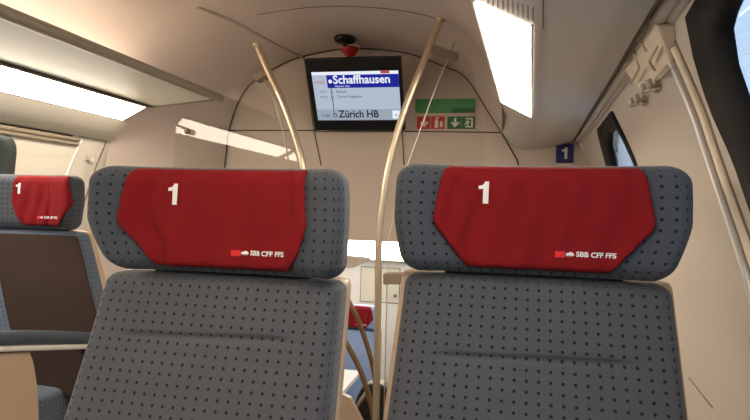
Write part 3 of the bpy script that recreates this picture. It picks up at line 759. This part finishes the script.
def make_seat(loc, rz, label, slope=.4, fab=FAB, fabh=FABH, seed=0, group=None, brown=False, wide=.16, crease=True, shift=.004, cw_=.975, cdz=.100, shx=0, taper=(.07, .12), bw=.2275, shw=.0095, **cov):
    TAPER[:] = taper
    root = empty('train_seat', loc, label, 'seat', group, rz)
    BW, BT, BZ = bw, .050, .29                    # backrest half width, half thickness, half height
    def bdef(x, y, z):
        dz = BZ - z; s = 1 + wide * dz
        g = 0
        if crease and y < 0:
            zz = z - (BZ - cdz + .004 * sin(x * 9))
            g = .0095 * exp(-(zz / .0055) ** 2) * (1 - sstep(.12, .175, abs(x))) + .004 * exp(-((z - (BZ - .20)) / .05) ** 2) * 0
        bulge = -.007 * (1 - (x / BW) ** 2) * sstep(cdz, cdz + .08, dz) if y < 0 else 0
        side = -.016 * (abs(x) / BW) ** 4 * sstep(.05, .4, dz)
        return (x * s + shx * min(dz, .4), y - slope * dz + g + bulge + side + .02 * (dz / .58) ** 2, z)
    bk = rbox((BW, BT, BZ), (.022, .034, .018), (72, 8, 150), bdef, fab, 'backrest', root, (0, BT, 1.0 - BZ))
    if brown:
        def pdef(x, y, z):
            q = bdef(x * 1.0, -BT, z); return (q[0], q[1] - .006 + (y * .2), z)
        rbox((.170, .01, BZ - .012), (.02, .008, .01), (30, 2, 60), pdef, BROWN, 'centre_panel', root, (.070, BT, 1.0 - BZ))
    # cream shell behind and beside the backrest
    def sdef(x, y, z):
        dz = BZ - z; s = 1 + wide * dz; return (x * s + shx * min(dz, .4), y - slope * dz + .02 * (dz / .58) ** 2, z)
    rbox((BW + shw, .030, BZ + .003), (.012, .02, .015), (12, 4, 40), sdef, SHELL, 'seat_shell', root, (0, BT + .040, 1.0 - BZ))
    hd = rbox((HX, HY, HZ), HR, (96, 14, 48), hdef, fabh, 'headrest', root, HC)
    # neck that joins headrest and shell
    rbox((.16, .02, .05), (.01, .01, .01), (6, 2, 4), None, DARKPL, 'headrest_mount', root, (0, .075, .99))
    make_cover(root, seed, shift, cw_, **cov)
    sb = -slope * .58 + .02
    def cdef(x, y, z): return (x, y, z + .012 * (1 - (x / .24) ** 2) + (-.02 * ((y) / .24)))
    rbox((.24, .24, .06), (.03, .03, .03), (30, 30, 8), cdef, fab, 'seat_cushion', root, (0, sb - .20, .415))
    rbox((.20, .18, .02), (.01, .01, .008), (4, 4, 2), None, DARKPL, 'seat_pan', root, (0, sb - .14, .345))
    link('pedestal', mesh(*join(box(-.06, .06, sb - .22, sb - .06, .02, .33), box(-.17, .17, sb - .30, sb + .04, 0, .022))), DARKPL, root)
    return root
yawL, yawR = radians(0), radians(0)
sl = make_seat((-.502, .985, -.008), radians(1.0), 'grey dotted train seat with red headrest cover, left of the two near seats', .42, seed=1, group='near seats facing the camera', taper=(.19, .03), bw=.2300, wide=.11, shx=.012, shw=.000, shift=.001, br=.150, n1x=-.088, tx=.004)
sr = make_seat((.060, 1.055, .009), radians(0), 'grey dotted train seat with red cover, right of the two near seats, by the wall', .34, seed=4.2, wide=.23, shw=.0145, shift=.006, cdz=.128, n1x=-.100, tx=-.002,  group='near seats facing the camera')
sf = make_seat((-1.698, 1.80, .01), radians(4), 'farther train seat with brown centre panel and red headrest cover by the left window', .10, fab=FABB, fabh=FABH, seed=2.3, taper=(.07, .10), tx=.064, n1x=.008, wide=.1, shx=.36, brown=True, crease=False, shift=.118, cw_=.68, shw=-.003)
# armrest console of the far-left seat (reaches toward the viewer on its aisle side)
def inseat(o, root):
    o.parent = root; bpy.context.view_layer.update(); o.matrix_parent_inverse = root.matrix_world.inverted(); return o
def adef(x, y, z): return (x, y, z - .21 * y - .006 * (y / .25) ** 2)
a1 = rbox((.032, .25, .020), (.018, .03, .016), (8, 30, 6), adef, PAD, 'armrest_pad', None, (-1.375, 1.56, .700)); inseat(a1, sf)
a2 = rbox((.036, .27, .009), (.006, .01, .006), (4, 10, 2), lambda x, y, z: (x, y, z - .21 * y), TRAY, 'armrest_support', None, (-1.378, 1.56, .668)); inseat(a2, sf)
pp = [(-1.395, .98, .02), (-1.395, 1.50, .02), (-1.395, 1.53, .08), (-1.395, 1.545, .30), (-1.395, 1.54, .50), (-1.395, 1.52, .62), (-1.395, 1.50, .670), (-1.395, .98, .77)]
a3 = link('side_panel', mesh(*prism(spline(pp[1:7], 5) + [Vector(pp[7]), Vector(pp[0])], (.035, 0, 0))), SHELL); inseat(a3, sf)

# ------------------------------------------------------------------ below the bulkhead: the lower level seen through the gap
ZL = -.88
struct(link('floor', mesh(*box(-2.1, .5, 2.66, 6.0, ZL - .05, ZL)), FLOOR))
struct(link('wall_lower_end', mesh(*box(-2.1, .5, 5.6, 5.64, ZL, .95)), LOCK)).name = 'wall_far'
struct(link('wall_lower_left', mesh(*box(-2.14, -2.1, 2.66, 5.64, ZL, .95)), LOCK)).name = 'wall_left'
struct(link('wall_lower_right', mesh(*box(.5, .54, 2.66, 5.64, ZL, .95)), LOCK)).name = 'wall_right'
struct(link('ceiling_lower', mesh(*box(-2.1, .5, 3.44, 5.64, .93, .97)), LOCK)).name = 'ceiling'
struct(link('wall_stair', mesh(*box(-2.1, .5, 2.62, 2.66, ZL, -.05)), LOCK)).name = 'wall_near'
def yq(u0, v0, u1, v1, Y):
    return quad(u0, v0, u1, v1, Y)
x0, x1, z0, z1 = yq(300, 243, 450, 259, 5.55)
e = empty('wall_lamp', ((x0 + x1) / 2, 5.58, z0), 'wide glowing lamp above the white lockers, seen in the gap between the near seats', 'lamp')
ch(link('diffuser', mesh(*prism([(x0, 5.50, z0), (x0, 5.58, z0), (x0, 5.58, z1 + .1), (x0, 5.50, z1 + .08)], (x1 - x0, 0, 0))), LAMPLOW), e)
ch(link('housing', mesh(*box(x0 - .02, x1 + .02, 5.48, 5.6, z0 - .012, z0 - .001)), BAR), e)
e = empty('ceiling_lamp', (-.8, 4.4, .92), 'added unseen fill light under the low ceiling beyond the stair opening', 'lamp')  # unseen fill light added to brighten the lockers
ch(link('diffuser', mesh(*box(-1.5, -.2, 3.7, 5.1, .915, .92)), FILLDN), e)
ch(link('housing', mesh(*box(-1.52, -.18, 3.68, 5.12, .9205, .929)), TRAY), e)
x0, x1, z0, z1 = yq(361, 268, 399, 302, 5.54)
e = empty('wall_locker', ((x0 + x1) / 2, 5.58, z0), 'white locker with square door and round lock below the wide lamp', 'locker')
ch(link('carcass', mesh(*box(x0 - .45, x1 + .2, 5.55, 5.60, z0 - .9, z1 + .06)), LOCK), e)
ch(link('door', mesh(*box(x0, x1, 5.54, 5.556, z0, z1)), WALLL), e)
ch(link('door_gap', mesh(*join(box(x0 - .007, x0 - .001, 5.545, 5.552, z0 - .007, z1 + .007), box(x1 + .001, x1 + .007, 5.545, 5.552, z0 - .007, z1 + .007), box(x0, x1, 5.545, 5.552, z1 + .001, z1 + .007), box(x0, x1, 5.545, 5.552, z0 - .007, z0 - .001))), SEAML), e)
lk = at(395, 296, 5.53); ch(link('lock', mesh(*tube([lk, lk + Vector((0, .02, 0))], .016, 16)), SEAML), e)
x0, x1, z0, z1 = yq(349, 345, 364, 362, 5.50)
# lower seat with red cover and the dark one in front of it
s4 = make_seat((-1.16, 4.66, ZL), 0, 'blue train seat with red headrest cover on the lower level, seen between the near seats', .25, fab=LOWB, fabh=LOWB, seed=6, crease=False)
e = empty('added_table', (-1.15, 3.95, ZL), 'pale table with grey edge added in place of bright windows on the lower level, in the gap beside the near-left seat', 'table')  # table added as a pale stand-in for bright windows
t0 = at(352, 380, 4.1).z
ch(link('tabletop', mesh(*box(-1.55, -1.0, 3.75, 4.35, t0 - .03, t0)), TRAY), e)
ch(link('edge', mesh(*box(-1.56, -.99, 3.735, 3.75, t0 - .035, t0 + .004)), GREYTRIM), e)
ch(link('leg', mesh(*box(-1.3, -1.24, 4.0, 4.06, ZL, t0 - .03)), GREYTRIM), e)
# dark seat back in the stairwell
P_ = [at(352, 413, 3.62), at(356, 398, 3.62), at(364, 386, 3.62), at(378, 384, 3.62), at(392, 392, 3.62)]
e = empty('low_seat', (-.86, 3.66, ZL), 'dark seat back at the foot of the stairs, low between the near seats', 'seat')
top = spline(P_, 5); bot = [Vector((top[-1].x, top[-1].y, ZL + .3)), Vector((top[0].x, top[0].y, ZL + .3))]
o = ch(link('backrest', mesh(*prism(top + bot, (0, .12, 0))), DARKPL), e)
bv = o.modifiers.new('b', 'BEVEL'); bv.width = .02; bv.segments = 3
ch(link('pedestal', mesh(*box(-.93, -.80, 3.64, 3.72, ZL, ZL + .32)), DARKPL), e)
ch(link('strap', mesh(*tube([at(353, 414, 3.60), at(359, 403, 3.60), at(366, 393, 3.60)], .012, 8), True), CLAMP), e)
# stair side panel (cream wedge)
P_ = [at(340, 386, 3.0), at(350, 398, 3.0), at(364, 425, 3.0), at(366, 440, 3.0), at(340, 440, 3.0)]
P_[3].z = P_[4].z = ZL; P_[0] = Vector((-1.19, 3.0, P_[0].z + .1)); P_[4].x = -1.19
e = link('stair_guard', mesh(*prism(P_, (0, .03, 0))), SHELL); tag(e, 'cream slanted stair side panel at the lower left of the gap', 'stair guard')
# curved bronze stair rails
def srail(uv, Y0_, Y1_, label):
    n = len(uv); p = [at(u, v, Y0_ + (Y1_ - Y0_) * i / (n - 1)) for i, (u, v) in enumerate(uv)]
    o = link('stair_rail', mesh(*tube(spline(p, 8), .014, 12), True), STAIRRAIL)
    return tag(o, label, 'handrail', 'bronze stair rails in the gap')
srail([(318, 262), (332, 278), (346, 297), (358, 320), (367, 345), (373, 368), (376, 392), (377, 440)], 3.10, 3.10, 'upper of the two curved bronze stair rails between the near seats')
srail([(322, 312), (336, 328), (348, 346), (360, 370), (368, 393), (373, 414), (376, 450)], 2.95, 2.95, 'lower of the two curved bronze stair rails between the near seats')
# wedge shelf left of the opening
P_ = [at(330, 256, 3.3), at(350, 257, 3.3), at(370, 259, 3.3), at(352, 268, 3.3), at(330, 273, 3.3)]
P_[0].x = P_[4].x = -1.30
struct(link('trim_23', mesh(*prism(P_, (0, .10, 0))), CEIL))

# ------------------------------------------------------------------ light
w = bpy.data.worlds.new('world'); sc.world = w; w.use_nodes = True
bg = w.node_tree.nodes['Background']; bg.inputs[0].default_value = (.70, .80, .92, 1); bg.inputs[1].default_value = 4.4
# real view settings
vs = sc.view_settings; vs.view_transform = 'Standard'; vs.look = 'None'; vs.gamma = 1; vs.use_curve_mapping = False
vs.exposure = 0.42
